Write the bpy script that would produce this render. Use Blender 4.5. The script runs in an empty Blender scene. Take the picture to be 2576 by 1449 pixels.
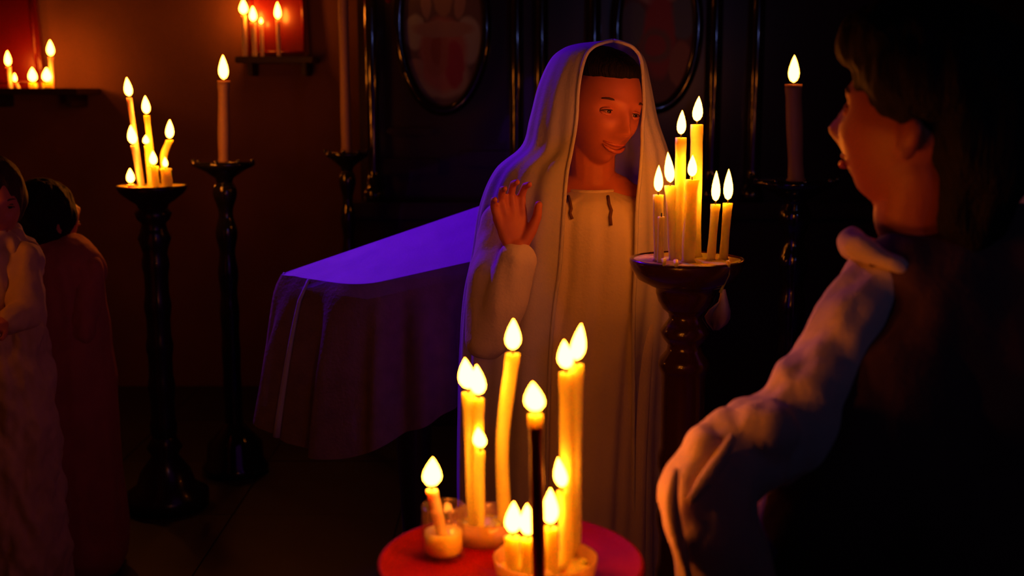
import bpy, bmesh, math, random
import numpy as np
from mathutils import Vector, Matrix, Euler, noise as mnoise

random.seed(7)
D = bpy.data
scene = bpy.context.scene
COL = scene.collection

# ------------------------------------------------------------------ camera
F = 3000.0; CX, CY = 1288.0, 724.5; HOR = 230.0; EYE = 1.5
TH = math.atan((CY - HOR) / F)
cam = D.objects.new('camera', D.cameras.new('camera')); COL.objects.link(cam)
cam.location = (0, 0, EYE); cam.rotation_euler = (math.pi/2 - TH, 0, 0)
cam.data.sensor_width = 36.0; cam.data.lens = F / 2576.0 * 36.0
cam.data.clip_start = 0.05
cam.data.dof.use_dof = True; cam.data.dof.focus_distance = 2.6; cam.data.dof.aperture_fstop = 3.2
scene.camera = cam

# ------------------------------------------------------------------ world, exposure, large lights
w = D.worlds.new('world'); scene.world = w; w.use_nodes = True
w.node_tree.nodes['Background'].inputs[0].default_value = (0.02, 0.012, 0.03, 1)
w.node_tree.nodes['Background'].inputs[1].default_value = 0.02
vs = scene.view_settings
vs.view_transform = 'Standard'; vs.look = 'None'; vs.gamma = 1.0; vs.use_curve_mapping = False
vs.exposure = 0.0
FLAME_RGB = (1.0, 0.22, 0.0145); FLAME_S = 62.0
BLUE_POS = Vector((-1.33, 4.20, 2.85)); BLUE_AIM = Vector((-0.10, 3.08, 1.15))
sp = D.lights.new('stage_spot', 'SPOT'); sp.energy = 270; sp.color = (0.11, 0.0, 1.0)
sp.spot_size = math.radians(50); sp.spot_blend = 1.0; sp.shadow_soft_size = 0.07
spo = D.objects.new('stage_spot', sp); COL.objects.link(spo)
spo.location = BLUE_POS
spo.rotation_euler = (BLUE_AIM - BLUE_POS).to_track_quat('-Z', 'Y').to_euler()

WASH_POS = Vector((1.25, -0.35, 2.06)); WASH_AIM = Vector((0.30, 5.30, 1.65))
sp2 = D.lights.new('wash_spot', 'SPOT'); sp2.energy = 5.5; sp2.color = (0.30, 0.36, 1.0)
sp2.spot_size = math.radians(75); sp2.spot_blend = 1.0; sp2.shadow_soft_size = 0.04
spo2 = D.objects.new('wash_spot', sp2); COL.objects.link(spo2)
spo2.location = WASH_POS
spo2.rotation_euler = (WASH_AIM - WASH_POS).to_track_quat('-Z', 'Y').to_euler()

# ------------------------------------------------------------------ helpers
def ray(x, y):
    u = (x - CX) / F; v = (CY - y) / F
    return Vector((u, math.cos(TH) + v*math.sin(TH), -math.sin(TH) + v*math.cos(TH)))
def P(x, y, Y):                       # photo pixel + distance in front of the camera -> point
    d = ray(x, y); return Vector((0, 0, EYE)) + d * (Y / d.y)
def onz(x, y, z):                     # photo pixel on a level plane
    d = ray(x, y); return Vector((0, 0, EYE)) + d * ((z - EYE) / d.z)
def S(y, Y):                          # pixels per metre there
    d = ray(CX, y); return F * d.y / Y

def mat(name, col, rough=0.6, var=0.12, scale=8, bump=0.0, bscale=60, sss=0.0, sssr=(1, .4, .12), ssss=0.02,
        metal=0.0, coat=0.0, transl=0.0, alpha=1.0, spec=0.5, stretch=None):
    m = D.materials.new(name); m.use_nodes = True; nt = m.node_tree; N = nt.nodes; L = nt.links
    b = N['Principled BSDF']; out = N['Material Output']
    tc = N.new('ShaderNodeTexCoord'); co = tc.outputs['Object']
    if stretch:
        mp = N.new('ShaderNodeMapping'); mp.inputs['Scale'].default_value = stretch
        L.new(co, mp.inputs[0]); co = mp.outputs[0]
    nz = N.new('ShaderNodeTexNoise'); nz.inputs['Scale'].default_value = scale; nz.inputs['Detail'].default_value = 5
    L.new(co, nz.inputs['Vector'])
    mx = N.new('ShaderNodeMix'); mx.data_type = 'RGBA'
    c = Vector(col)
    mx.inputs[6].default_value = (*(c*(1-var)), 1); mx.inputs[7].default_value = (*[min(1, q) for q in c*(1+var)], 1)
    L.new(nz.outputs[0], mx.inputs[0]); L.new(mx.outputs[2], b.inputs['Base Color'])
    b.inputs['Roughness'].default_value = rough; b.inputs['Metallic'].default_value = metal
    b.inputs['Coat Weight'].default_value = coat; b.inputs['Specular IOR Level'].default_value = spec
    if sss:
        b.inputs['Subsurface Weight'].default_value = sss; b.inputs['Subsurface Radius'].default_value = sssr
        b.inputs['Subsurface Scale'].default_value = ssss
    if bump:
        n2 = N.new('ShaderNodeTexNoise'); n2.inputs['Scale'].default_value = bscale; n2.inputs['Detail'].default_value = 4
        L.new(co, n2.inputs['Vector'])
        bp = N.new('ShaderNodeBump'); bp.inputs['Strength'].default_value = bump; bp.inputs['Distance'].default_value = 0.01
        L.new(n2.outputs[0], bp.inputs['Height']); L.new(bp.outputs[0], b.inputs['Normal'])
    last = b.outputs[0]
    if transl:
        t = N.new('ShaderNodeBsdfTranslucent'); L.new(mx.outputs[2], t.inputs[0])
        ms = N.new('ShaderNodeMixShader'); ms.inputs[0].default_value = transl
        L.new(last, ms.inputs[1]); L.new(t.outputs[0], ms.inputs[2]); last = ms.outputs[0]
    if alpha < 1:
        t = N.new('ShaderNodeBsdfTransparent')
        ms = N.new('ShaderNodeMixShader'); ms.inputs[0].default_value = alpha
        L.new(t.outputs[0], ms.inputs[1]); L.new(last, ms.inputs[2]); last = ms.outputs[0]
    L.new(last, out.inputs[0])
    return m

def mat_glass(name, tint, frost=.05, fcol=(.75, .7, .6)):
    m = D.materials.new(name); m.use_nodes = True; nt = m.node_tree; N = nt.nodes; L = nt.links
    for n in list(N):
        if n.type != 'OUTPUT_MATERIAL': N.remove(n)
    out = [n for n in N if n.type == 'OUTPUT_MATERIAL'][0]
    tr = N.new('ShaderNodeBsdfTransparent'); tr.inputs[0].default_value = (*tint, 1)
    gl = N.new('ShaderNodeBsdfGlossy'); gl.inputs['Roughness'].default_value = 0.08
    lw = N.new('ShaderNodeLayerWeight'); lw.inputs[0].default_value = .5
    pw = N.new('ShaderNodeMath'); pw.operation = 'POWER'; pw.inputs[1].default_value = 3; L.new(lw.outputs['Facing'], pw.inputs[0])
    fr = N.new('ShaderNodeMath'); fr.operation = 'MULTIPLY_ADD'; fr.inputs[1].default_value = .45; fr.inputs[2].default_value = .04; L.new(pw.outputs[0], fr.inputs[0])
    df = N.new('ShaderNodeBsdfDiffuse'); df.inputs[0].default_value = (*fcol, 1)
    tl = N.new('ShaderNodeBsdfTranslucent'); tl.inputs[0].default_value = (*fcol, 1)
    m0 = N.new('ShaderNodeMixShader'); m0.inputs[0].default_value = .6; L.new(df.outputs[0], m0.inputs[1]); L.new(tl.outputs[0], m0.inputs[2])
    m1 = N.new('ShaderNodeMixShader'); m1.inputs[0].default_value = frost
    L.new(tr.outputs[0], m1.inputs[1]); L.new(m0.outputs[0], m1.inputs[2])
    m2 = N.new('ShaderNodeMixShader'); L.new(fr.outputs[0], m2.inputs[0]); L.new(m1.outputs[0], m2.inputs[1]); L.new(gl.outputs[0], m2.inputs[2])
    L.new(m2.outputs[0], out.inputs[0]); return m

def mat_emit(name, rgb, s):
    m = D.materials.new(name); m.use_nodes = True; nt = m.node_tree; N = nt.nodes
    N.remove(N['Principled BSDF'])
    e = N.new('ShaderNodeEmission'); e.inputs[0].default_value = (*rgb, 1); e.inputs[1].default_value = s
    nt.links.new(e.outputs[0], N['Material Output'].inputs[0]); return m

M = {
 'wax':   mat('beeswax', (.92, .88, .26), .45, .08, 30, sss=1, ssss=.03, sssr=(1, .70, .12), transl=.30),
 'waxw':  mat('pale_wax', (.84, .66, .45), .45, .06, 30, sss=.6, ssss=.02),
 'pillar': mat('pillar_wax', (.42, .24, .17), .5, .06, 30, sss=.3, ssss=.01),
 'waxr':  mat('red_wax', (.42, .05, .02), .4, .1, 30, sss=.5, ssss=.012, sssr=(1, .2, .1)),
 'pool':  mat('wax_drippings', (.90, .72, .16), .4, .15, 40, bump=.6, bscale=90, sss=1, ssss=.03, sssr=(1, .5, .1)),
 'wick':  mat('wick', (.02, .015, .01), .9),
 'flame': mat_emit('candle_flame', FLAME_RGB, FLAME_S),
 'wood':  mat('dark_turned_wood', (.055, .016, .010), .22, .3, 12, coat=.5, stretch=(1, 1, .2)),
 'wood2': mat('blackened_wood', (.022, .012, .012), .28, .3, 10, coat=.3, stretch=(1, 1, .2)),
 'shelf': mat('shelf_wood', (.035, .012, .008), .5, .3, 12),
 'red':   mat('red_lacquer', (.15, .003, .003), .34, .15, 5, coat=.4),
 'redtray': mat('red_cloth', (.26, .004, .003), .6, .15, 20, bump=.15, bscale=200, spec=.08),
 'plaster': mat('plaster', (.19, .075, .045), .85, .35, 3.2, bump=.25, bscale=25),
 'floor': mat('floor_stone', (.05, .045, .045), .5, .3, 4),
 'floorj': mat('floor_joint', (.02, .018, .018), .9, .3, 4),
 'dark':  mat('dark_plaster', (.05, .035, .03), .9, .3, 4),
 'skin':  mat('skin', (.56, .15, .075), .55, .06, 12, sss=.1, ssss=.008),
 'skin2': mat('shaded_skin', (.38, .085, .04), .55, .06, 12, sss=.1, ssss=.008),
 'lip':   mat('lips', (.50, .10, .065), .4, .05),
 'hair':  mat('dark_hair', (.010, .006, .005), .7, .3, 30, bump=.7, bscale=60, stretch=(3, 3, .4), spec=.15),
 'hairb': mat('brown_hair', (.05, .022, .012), .65, .3, 30, bump=.7, bscale=60, stretch=(3, 3, .4), spec=.2),
 'eye':   mat('eye_white', (.30, .13, .08), .3, .02),
 'iris':  mat('dark_iris', (.015, .008, .005), .1, .02),
 'brow':  mat('eyebrow_hair', (.07, .02, .01), .8),
 'veil':  mat('sheer_veil', (.74, .66, .62), .8, .08, 14, bump=.15, bscale=220, transl=.25),
 'gown':  mat('ivory_gown', (.72, .58, .44), .85, .10, 10, bump=.15, bscale=160),
 'seam':  mat('brown_cord', (.16, .06, .03), .8),
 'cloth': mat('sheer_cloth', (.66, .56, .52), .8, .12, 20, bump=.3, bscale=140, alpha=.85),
 'cloth_shade': mat('shaded_cloth', (.30, .17, .13), .85, .35, 24, bump=.4, bscale=120, alpha=.72),  # same cloth as above, browner and darker: shade put into the colour
 'sleeve':mat('pale_robe', (.66, .50, .46), .85, .10, 10, bump=.2, bscale=120, transl=.10),
 'cloak': mat('dark_cloak', (.10, .038, .032), .9, .2, 10, bump=.2, bscale=90),
 'childr':mat('russet_jacket', (.42, .10, .06), .85, .2, 10, bump=.2, bscale=60),
 'shawl': mat('tan_shawl', (.62, .38, .20), .85, .35, 9, bump=.6, bscale=22),
 'metal': mat('black_metal', (.03, .03, .03), .4, .1, metal=.8),
 'gild':  mat('dark_gilding', (.07, .045, .02), .25, .2, 10, coat=.6),
 'blackfr': mat('black_lacquer', (.012, .012, .014), .12, .1, 10, coat=1.0),
 'glass': mat_glass('clear_glass', (.99, .97, .93), .03, (.9, .7, .4)),
 'amber': mat_glass('amber_glass', (.95, .80, .50), .55, (.9, .68, .28)),
}

def link(name, me, m=None, parent=None, smooth=True):
    o = D.objects.new(name, me); COL.objects.link(o)
    if m: me.materials.clear(); me.materials.append(m)
    if smooth:
        for p in me.polygons: p.use_smooth = True
    if parent:
        o.parent = parent
    return o
def tag(o, label, cat, group=None):
    o['label'] = label; o['category'] = cat
    if group: o['group'] = group
    return o
def thing(name, label, cat, loc=(0, 0, 0), group=None):
    o = D.objects.new(name, None); COL.objects.link(o); o.location = loc; o.empty_display_size = .05
    return tag(o, label, cat, group)
def rel(vs_, parent):
    if parent is None: return [tuple(v) for v in vs_]
    l = parent.location
    if parent.parent: l = l + parent.parent.location
    return [tuple(Vector(v) - l) for v in vs_]
def pyd(name, verts, faces, m, parent=None, smooth=True):
    me = D.meshes.new(name); me.from_pydata(rel(verts, parent), [], faces); me.update()
    return link(name, me, m, parent, smooth)
def struct(o): o['kind'] = 'structure'; return o

def lathe_vf(c, prof, seg=32, cap=True):
    """prof: (r, z) from bottom up or top down, world z; c = (x, y)"""
    V = []; Fc = []
    for r, z in prof:
        for k in range(seg):
            a = 2*math.pi*k/seg; V.append((c[0]+r*math.cos(a), c[1]+r*math.sin(a), z))
    n = len(prof)
    for i in range(n-1):
        for k in range(seg):
            k2 = (k+1) % seg
            Fc.append((i*seg+k, i*seg+k2, (i+1)*seg+k2, (i+1)*seg+k))
    if cap:
        Fc.append(tuple(range(seg))[::-1]); Fc.append(tuple((n-1)*seg+k for k in range(seg)))
    return V, Fc
def lathe(name, c, prof, m, parent=None, seg=32, cap=True):
    V, Fc = lathe_vf(c, prof, seg, cap); return pyd(name, V, Fc, m, parent)

def box(name, lo, hi, m, parent=None, bevel=0.0):
    x0, y0, z0 = lo; x1, y1, z1 = hi
    V = [(x0,y0,z0),(x1,y0,z0),(x1,y1,z0),(x0,y1,z0),(x0,y0,z1),(x1,y0,z1),(x1,y1,z1),(x0,y1,z1)]
    Fc = [(0,3,2,1),(4,5,6,7),(0,1,5,4),(1,2,6,5),(2,3,7,6),(3,0,4,7)]
    o = pyd(name, V, Fc, m, parent, smooth=False)
    if bevel:
        bm = bmesh.new(); bm.from_mesh(o.data)
        bmesh.ops.bevel(bm, geom=bm.edges[:], offset=bevel, segments=2, affect='EDGES'); bm.to_mesh(o.data); bm.free()
    return o

def tube_vf(pts, rad, seg=14, cap=True, closed=False):
    pts = [Vector(p) for p in pts]; V = []; Fc = []; n = len(pts)
    if not hasattr(rad, '__len__'): rad = [rad]*n
    up = Vector((0, 0, 1)); prev = None
    for i, p in enumerate(pts):
        if closed: t = pts[(i+1) % n] - pts[i-1]
        else: t = pts[min(i+1, n-1)] - pts[max(i-1, 0)]
        t.normalize()
        if prev is None:
            a = t.cross(Vector((0, 1, 0)) if abs(t.y) < .9 else Vector((1, 0, 0))).normalized()
        else:
            a = (prev - t*prev.dot(t)).normalized()
        prev = a; b = t.cross(a)
        for k in range(seg):
            an = 2*math.pi*k/seg; V.append(p + (a*math.cos(an) + b*math.sin(an))*rad[i])
    for i in range(n if closed else n-1):
        j = (i+1) % n
        for k in range(seg):
            k2 = (k+1) % seg; Fc.append((i*seg+k, i*seg+k2, j*seg+k2, j*seg+k))
    if cap and not closed:
        Fc.append(tuple(range(seg))[::-1]); Fc.append(tuple((n-1)*seg+k for k in range(seg)))
    return V, Fc
def tube(name, pts, rad, m, parent=None, seg=14, closed=False):
    V, Fc = tube_vf(pts, rad, seg, closed=closed); return pyd(name, V, Fc, m, parent)

def spline(pts, n):
    """Catmull-Rom through pts (list of tuples), n samples"""
    p = np.array([tuple(q) for q in pts], float); m = len(p)
    ext = np.vstack([2*p[0]-p[1], p, 2*p[-1]-p[-2]])
    out = []
    for t in np.linspace(0, m-1, n):
        i = min(int(t), m-2); f = t - i
        a, b, c, d = ext[i], ext[i+1], ext[i+2], ext[i+3]
        out.append(.5*((2*b)+(-a+c)*f+(2*a-5*b+4*c-d)*f*f+(-a+3*b-3*c+d)*f**3))
    return np.array(out)

# ------------------------------------------------------------------ bodies: joined lumps, remeshed to one skin
class Lump:
    def __init__(s): s.V = []; s.F = []
    def add(s, V, Fc):
        o = len(s.V); s.V += [tuple(v) for v in V]; s.F += [tuple(i+o for i in f) for f in Fc]
    def ball(s, c, r, rot=None, seg=20, rings=12):
        c = Vector(c); r = (r, r, r) if not hasattr(r, '__len__') else r
        V = []; Fc = []
        V.append(Vector((0, 0, r[2])))
        for i in range(1, rings):
            t = math.pi*i/rings
            for k in range(seg):
                a = 2*math.pi*k/seg
                V.append(Vector((r[0]*math.sin(t)*math.cos(a), r[1]*math.sin(t)*math.sin(a), r[2]*math.cos(t))))
        V.append(Vector((0, 0, -r[2])))
        for k in range(seg):
            k2 = (k+1) % seg; Fc.append((0, 1+k, 1+k2))
            for i in range(rings-2):
                a = 1+i*seg; Fc.append((a+k, a+seg+k, a+seg+k2, a+k2))
            b = 1+(rings-2)*seg; Fc.append((b+k, len(V)-1, b+k2))
        if rot is not None: V = [rot @ v for v in V]
        s.add([v + c for v in V], Fc)
    def chain(s, pts, rad, seg=16):
        for i, p in enumerate(pts): s.ball(p, rad[i]*1.0)
        for i in range(len(pts)-1):
            V, Fc = tube_vf([pts[i], pts[i+1]], [rad[i], rad[i+1]], seg); s.add(V, Fc)
    def build(s, name, m, parent, voxel=.006, smooth=4, fold=0.0, fscale=(8, 8, 3), cut=None):
        me = D.meshes.new(name); me.from_pydata(s.V, [], s.F); me.update()
        o = D.objects.new(name, me); COL.objects.link(o)
        r = o.modifiers.new('r', 'REMESH'); r.mode = 'VOXEL'; r.voxel_size = voxel
        if smooth:
            k = o.modifiers.new('s', 'SMOOTH'); k.factor = .5; k.iterations = smooth
        dg = bpy.context.evaluated_depsgraph_get(); ev = o.evaluated_get(dg)
        nm = D.meshes.new_from_object(ev); D.objects.remove(o); D.meshes.remove(me)
        nm.name = name
        off = parent.location if parent else Vector()
        nrm = [v.normal.copy() for v in nm.vertices]
        for v, n in zip(nm.vertices, nrm):
            p = v.co.copy()
            if fold:
                q = Vector((p.x*fscale[0], p.y*fscale[1], p.z*fscale[2]))
                h = mnoise.noise(q) + .5*mnoise.noise(q*2.1)
                p = p + n * (h*fold)
            v.co = p - off
        if cut:
            bm = bmesh.new(); bm.from_mesh(nm)
            bmesh.ops.delete(bm, geom=[v for v in bm.verts if cut(v.co+off)], context='VERTS'); bm.to_mesh(nm); bm.free()
        return link(name, nm, m, parent)

def head_vf(R, c, k=1.0, open_mouth=0.0):
    """a head with a face; local: face towards -y, up z; R rotation, c centre, k scale"""
    seg, rings = 72, 56; V = []; Fc = []
    def g(x, z, x0, z0, sx, sz): return math.exp(-((x-x0)/sx)**2 - ((z-z0)/sz)**2)
    def pt(t, a):
        d = Vector((math.sin(t)*math.sin(a), -math.sin(t)*math.cos(a), math.cos(t)))
        x, y, z = d.x*.074, d.y*.095, d.z*.116
        if z < -.01:                                  # jaw narrows
            q = min(1, (-.01 - z)/.1); x *= 1 - .30*q
            if y > 0: y *= 1 - .45*q
        if z > .02 and y > 0: y *= 1.06
        if y < 0:
            f = min(1, -y/.05)
            dy = 0
            dy += .029*g(x, z, 0, -.034, .011, .015) + .015*g(x, z, 0, -.010, .009, .022)
            dy += .008*(g(x, z, .014, -.040, .007, .008)+g(x, z, -.014, -.040, .007, .008))
            dy -= .013*(g(x, z, .031, .003, .016, .011)+g(x, z, -.031, .002, .015, .010))
            dy += .005*(g(x, z, .030, .024, .022, .008)+g(x, z, -.030, .024, .022, .008))
            dy += .006*(g(x, z, .042, -.028, .018, .016)+g(x, z, -.042, -.028, .018, .016))
            dy += .009*g(x, z, 0, -.066, .022, .016)
            dy -= (.005+open_mouth)*g(x, z, 0, -.067, .020, .0035)
            dy -= .004*g(x, z, 0, -.082, .018, .005)
            dy += .010*g(x, z, 0, -.100, .018, .014)
            y -= dy*f
        return R @ (Vector((x, y, z))*k) + c
    V.append(pt(1e-4, 0))
    for i in range(1, rings):
        for j in range(seg): V.append(pt(math.pi*i/rings, 2*math.pi*j/seg))
    V.append(pt(math.pi-1e-4, 0))
    for j in range(seg):
        j2 = (j+1) % seg; Fc.append((0, 1+j, 1+j2))
        for i in range(rings-2):
            a = 1+i*seg; Fc.append((a+j, a+seg+j, a+seg+j2, a+j2))
        b = 1+(rings-2)*seg; Fc.append((b+j, len(V)-1, b+j2))
    return V, Fc
def add_head(l, R, c, k=1.0, om=0.0):
    l.add(*head_vf(R, c, k, om))
    for s in (-1, 1):
        e = c + R @ Vector((s*.075*k, .036*k, -.012*k))
        l.ball(e, (.006*k, .016*k, .029*k), R @ Matrix.Rotation(s*.30, 3, 'Z'))
        l.ball(e + R @ Vector((s*.004*k, .008*k, .012*k)), (.007*k, .012*k, .018*k), R)
def face_parts(R, c, k, par, brow='brow'):
    for s in (-1, 1):
        e = c + R @ Vector((s*.031*k, -.0690*k, .001*k))
        l = Lump(); l.ball(e, .0112*k, None, 16, 10)
        me = D.meshes.new('eye'); me.from_pydata(rel(l.V, par), [], l.F); eo = link('eye', me, M['eye'], par)
        l = Lump(); l.ball(e + R @ Vector((.0012*k, -.0056*k, .0004)), .0070*k, None, 12, 8)
        me = D.meshes.new('iris'); me.from_pydata(rel(l.V, par), [], l.F); link('iris', me, M['iris'], eo)
        pts = [c + R @ (Vector((s*(.015+.034*t), -.0885+.017*t*t, .0195+.007*math.sin(t*2.4)))*k) for t in np.linspace(0, 1, 7)]
        tube('eyebrow', pts, [.0014*k, .0026*k, .0030*k, .0030*k, .0026*k, .0020*k, .0010*k], M[brow], par, 8)
        for (sg, h, nm) in ((1, .0058, 'upper_eyelid'), (-1, .0048, 'lower_eyelid')):
            pts = [c + R @ (Vector((s*.031+.0150*math.cos(t), -.0795+.0085*abs(math.cos(t))**2, .001+sg*h*math.sin(t)))*k) for t in np.linspace(.05, math.pi-.05, 9)]
            lid = tube(nm, pts, [.0012*k, .0024*k]+[.0030*k]*5+[.0024*k, .0012*k], M['skin'], par, 8)
            if sg == 1:
                tube('eyelashes', [q_ + R @ Vector((0, -.0026*k, -.0012*k)) for q_ in pts], [.0006*k]+[.0013*k]*7+[.0006*k], M['brow'], par, 6)
    for (z0, h, nm) in ((-.0615, .0036, 'upper_lip'), (-.0730, .0042, 'lower_lip')):
        pts = [c + R @ (Vector((.027*q, -.0868+.012*q*q, z0+(.0014*(1-abs(q)) if nm == 'upper_lip' else -.001*(1-q*q)) + (.0035 if nm == 'lower_lip' else -.002)*q*q + .006*q*q))*k) for q in np.linspace(-1, 1, 9)]
        tube(nm, pts, [h*k*(.25+.75*math.sqrt(max(0, 1-q*q))) for q in np.linspace(-1, 1, 9)], M['lip'], par, 8)

def hand_into(l, R, c, curl=.5, k=1.0, mirror=1):
    """wrist at c; local: fingers +z, palm faces -y, thumb on +x"""
    def T(v): return c + R @ Vector((v[0]*mirror, v[1], v[2])) * k
    fx = [.030, .010, -.010, -.028]; fl = [.072, .080, .074, .058]; fz = [.088, .092, .088, .080]
    for i in range(4):
        l.chain([T((fx[i]*.45, 0, .0)), T((fx[i], .002, fz[i]))], [.013*k, .0115*k])
        L3 = [fl[i]*.45, fl[i]*.32, fl[i]*.25]
        p = Vector((fx[i], .002, fz[i])); ang = -curl*.35; pts = [p.copy()]; sp_ = fx[i]*1.8
        for q, Ls in enumerate(L3):
            ang += curl*(.9 if q else .6)
            p = p + Vector((sp_*.16*Ls/.03*.6, -math.sin(ang)*Ls, math.cos(ang)*Ls)); pts.append(p.copy())
        l.chain([T(q) for q in pts], [.0098*k, .0088*k, .0080*k, .0070*k], 12)
    l.chain([T((.012, -.004, .012)), T((.036, -.014, .040)), T((.052, -.022, .066)), T((.058, -.030, .090))], [.014*k, .0125*k, .0105*k, .009*k], 12)
    l.chain([T((-.002, 0, -.02)), T((0, 0, .01))], [.021*k, .022*k])
    l.ball(T((0, 0, .05)), (.036*k, .014*k, .045*k), R)

# ------------------------------------------------------------------ the setting
XL, XR, YB, YF, ZC = -3.4, 3.2, 6.0, -2.2, 3.3
def slab(name, lo, hi, m): return struct(box(name, lo, hi, m))
floor = slab('floor', (XL, YF, -.10), (XR, YB, -.004), M['floorj'])
tm = None
for i in range(11):                       # flagstones, a child each
    for j in range(13):
        x0 = XL + .6*i; y0 = YF + .63*j
        if tm is None:
            t = box('flagstone', (0, 0, -.05), (.594, .624, 0), M['floor'], None); tm = t.data; t.location = (x0, y0, 0); t.parent = floor
        else:
            t = D.objects.new('flagstone', tm); COL.objects.link(t); t.location = (x0, y0, random.uniform(-.002, 0)); t.parent = floor
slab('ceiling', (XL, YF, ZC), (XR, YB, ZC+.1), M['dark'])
slab('wall_back', (XL-.1, YB, -.1), (XR+.1, YB+.1, ZC+.1), M['plaster'])
slab('wall_left', (XL-.1, YF-.1, -.1), (XL, YB, ZC+.1), M['plaster'])
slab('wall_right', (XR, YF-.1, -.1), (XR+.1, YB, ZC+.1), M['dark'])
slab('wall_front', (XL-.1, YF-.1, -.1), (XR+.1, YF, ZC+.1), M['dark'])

# blue stage lamp hung from the ceiling, above the frame
def stage_lamp(label, pos, aim, r):
    sl = thing('stage_lamp', label, 'lamp', pos)
    ax = (aim - pos).normalized()
    V, Fc = tube_vf([pos + ax*.06, pos - ax*.02, pos - ax*.20, pos - ax*.22], [r, r, r*.9, r*.5], 24, cap=False)
    pyd('housing', V, Fc, M['metal'], sl)
    q = r*1.25
    tube('yoke', [pos+Vector((-q, 0, -.05)), pos+Vector((-q*1.05, .05, .12)), pos+Vector((0, .06, .16)), pos+Vector((q*1.05, .05, .12)), pos+Vector((q, 0, -.05))], .010, M['metal'], sl, 8)
    tube('hanger', [pos+Vector((0, .06, .15)), Vector((pos.x, pos.y+.06, ZC))], .012, M['metal'], sl, 8)
stage_lamp('black stage lamp hung from the ceiling, casting violet-blue light on the draped cloth', BLUE_POS, BLUE_AIM, .10)
stage_lamp('small black stage lamp on a long hanger, aimed at the icon screen', WASH_POS, WASH_AIM, .085)

# ------------------------------------------------------------------ dark icon screen behind the woman
YS = 5.3
scr = thing('icon_screen', 'tall black wooden icon screen with glossy columns behind the veiled woman', 'screen', (0.6, YS, 0))
x0 = P(900, 300, YS).x; x1 = XR - .25
box('back_panel', (x0, YS+.06, 0), (x1, YS+.12, 3.0), M['wood2'], scr)
box('base_plinth', (x0-.02, YS-.06, 0), (x1, YS+.06, .95), M['wood2'], scr, .01)
box('ledge', (x0-.05, YS-.12, .95), (x1, YS+.06, 1.02), M['wood2'], scr, .012)
box('cornice', (x0-.05, YS-.10, 2.75), (x1, YS+.06, 2.95), M['wood2'], scr, .02)
sS = S(100, YS)
for px in (935, 1300, 1362, 1494, 1800, 1905, 2230, 2390):
    xx = P(px, 100, YS).x; r = .030
    prof = [(.05, 1.02), (.05, 1.06), (r, 1.09)] + [(r*(1+.05*math.sin(q*7)), 1.09+1.55*q) for q in np.linspace(0, 1, 24)] + [(.05, 2.68), (.05, 2.75)]
    lathe('column', (xx, YS-.005), prof, M['blackfr'], scr, 24)
for (px, py, w_, h_) in ((1030, 420, 150, 40), (1230, 400, 150, 40), (1030, 330, 120, 16)):
    a = P(px, py, YS); box('carved_rail', (a.x-w_/2/sS, YS+.0, a.z-h_/2/sS), (a.x+w_/2/sS, YS+.06, a.z+h_/2/sS), M['wood2'], scr, .008)

def paint_mat(name, base, blobs):
    """flat painted panel: soft elliptical patches over a ground colour (object space x,z)"""
    m = D.materials.new(name); m.use_nodes = True; nt = m.node_tree; N = nt.nodes; L = nt.links
    b = N['Principled BSDF']; b.inputs['Roughness'].default_value = .45
    tc = N.new('ShaderNodeTexCoord'); nz = N.new('ShaderNodeTexNoise'); nz.inputs['Scale'].default_value = 14
    L.new(tc.outputs['Object'], nz.inputs['Vector'])
    va = N.new('ShaderNodeVectorMath'); va.operation = 'MULTIPLY_ADD'
    va.inputs[1].default_value = (.03, .0, .03); L.new(nz.outputs['Color'], va.inputs[0]); L.new(tc.outputs['Object'], va.inputs[2])
    sx = N.new('ShaderNodeSeparateXYZ'); L.new(va.outputs[0], sx.inputs[0])
    prev = None
    def mth(op, a, b_=None):
        n = N.new('ShaderNodeMath'); n.operation = op
        for i, q in enumerate((a, b_)):
            if q is None: continue
            if isinstance(q, (int, float)): n.inputs[i].default_value = q
            else: L.new(q, n.inputs[i])
        return n.outputs[0]
    rgb = N.new('ShaderNodeRGB'); rgb.outputs[0].default_value = (*base, 1); prev = rgb.outputs[0]
    for (cx, cz, rx, rz, col, inner) in blobs:
        dx = mth('DIVIDE', mth('SUBTRACT', sx.outputs[0], cx+.015), rx); dz = mth('DIVIDE', mth('SUBTRACT', sx.outputs[2], cz+.015), rz)
        d = mth('SQRT', mth('ADD', mth('MULTIPLY', dx, dx), mth('MULTIPLY', dz, dz)))
        mr = N.new('ShaderNodeMapRange'); mr.inputs[1].default_value = 1.08; mr.inputs[2].default_value = .86; L.new(d, mr.inputs[0]); f = mr.outputs[0]
        if inner:
            m2 = N.new('ShaderNodeMapRange'); m2.inputs[1].default_value = inner-.06; m2.inputs[2].default_value = inner+.06; L.new(d, m2.inputs[0])
            f = mth('MULTIPLY', f, m2.outputs[0])
        mx = N.new('ShaderNodeMix'); mx.data_type = 'RGBA'; L.new(f, mx.inputs[0]); L.new(prev, mx.inputs[6]); mx.inputs[7].default_value = (*col, 1); prev = mx.outputs[2]
    L.new(prev, b.inputs['Base Color']); return m

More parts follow.
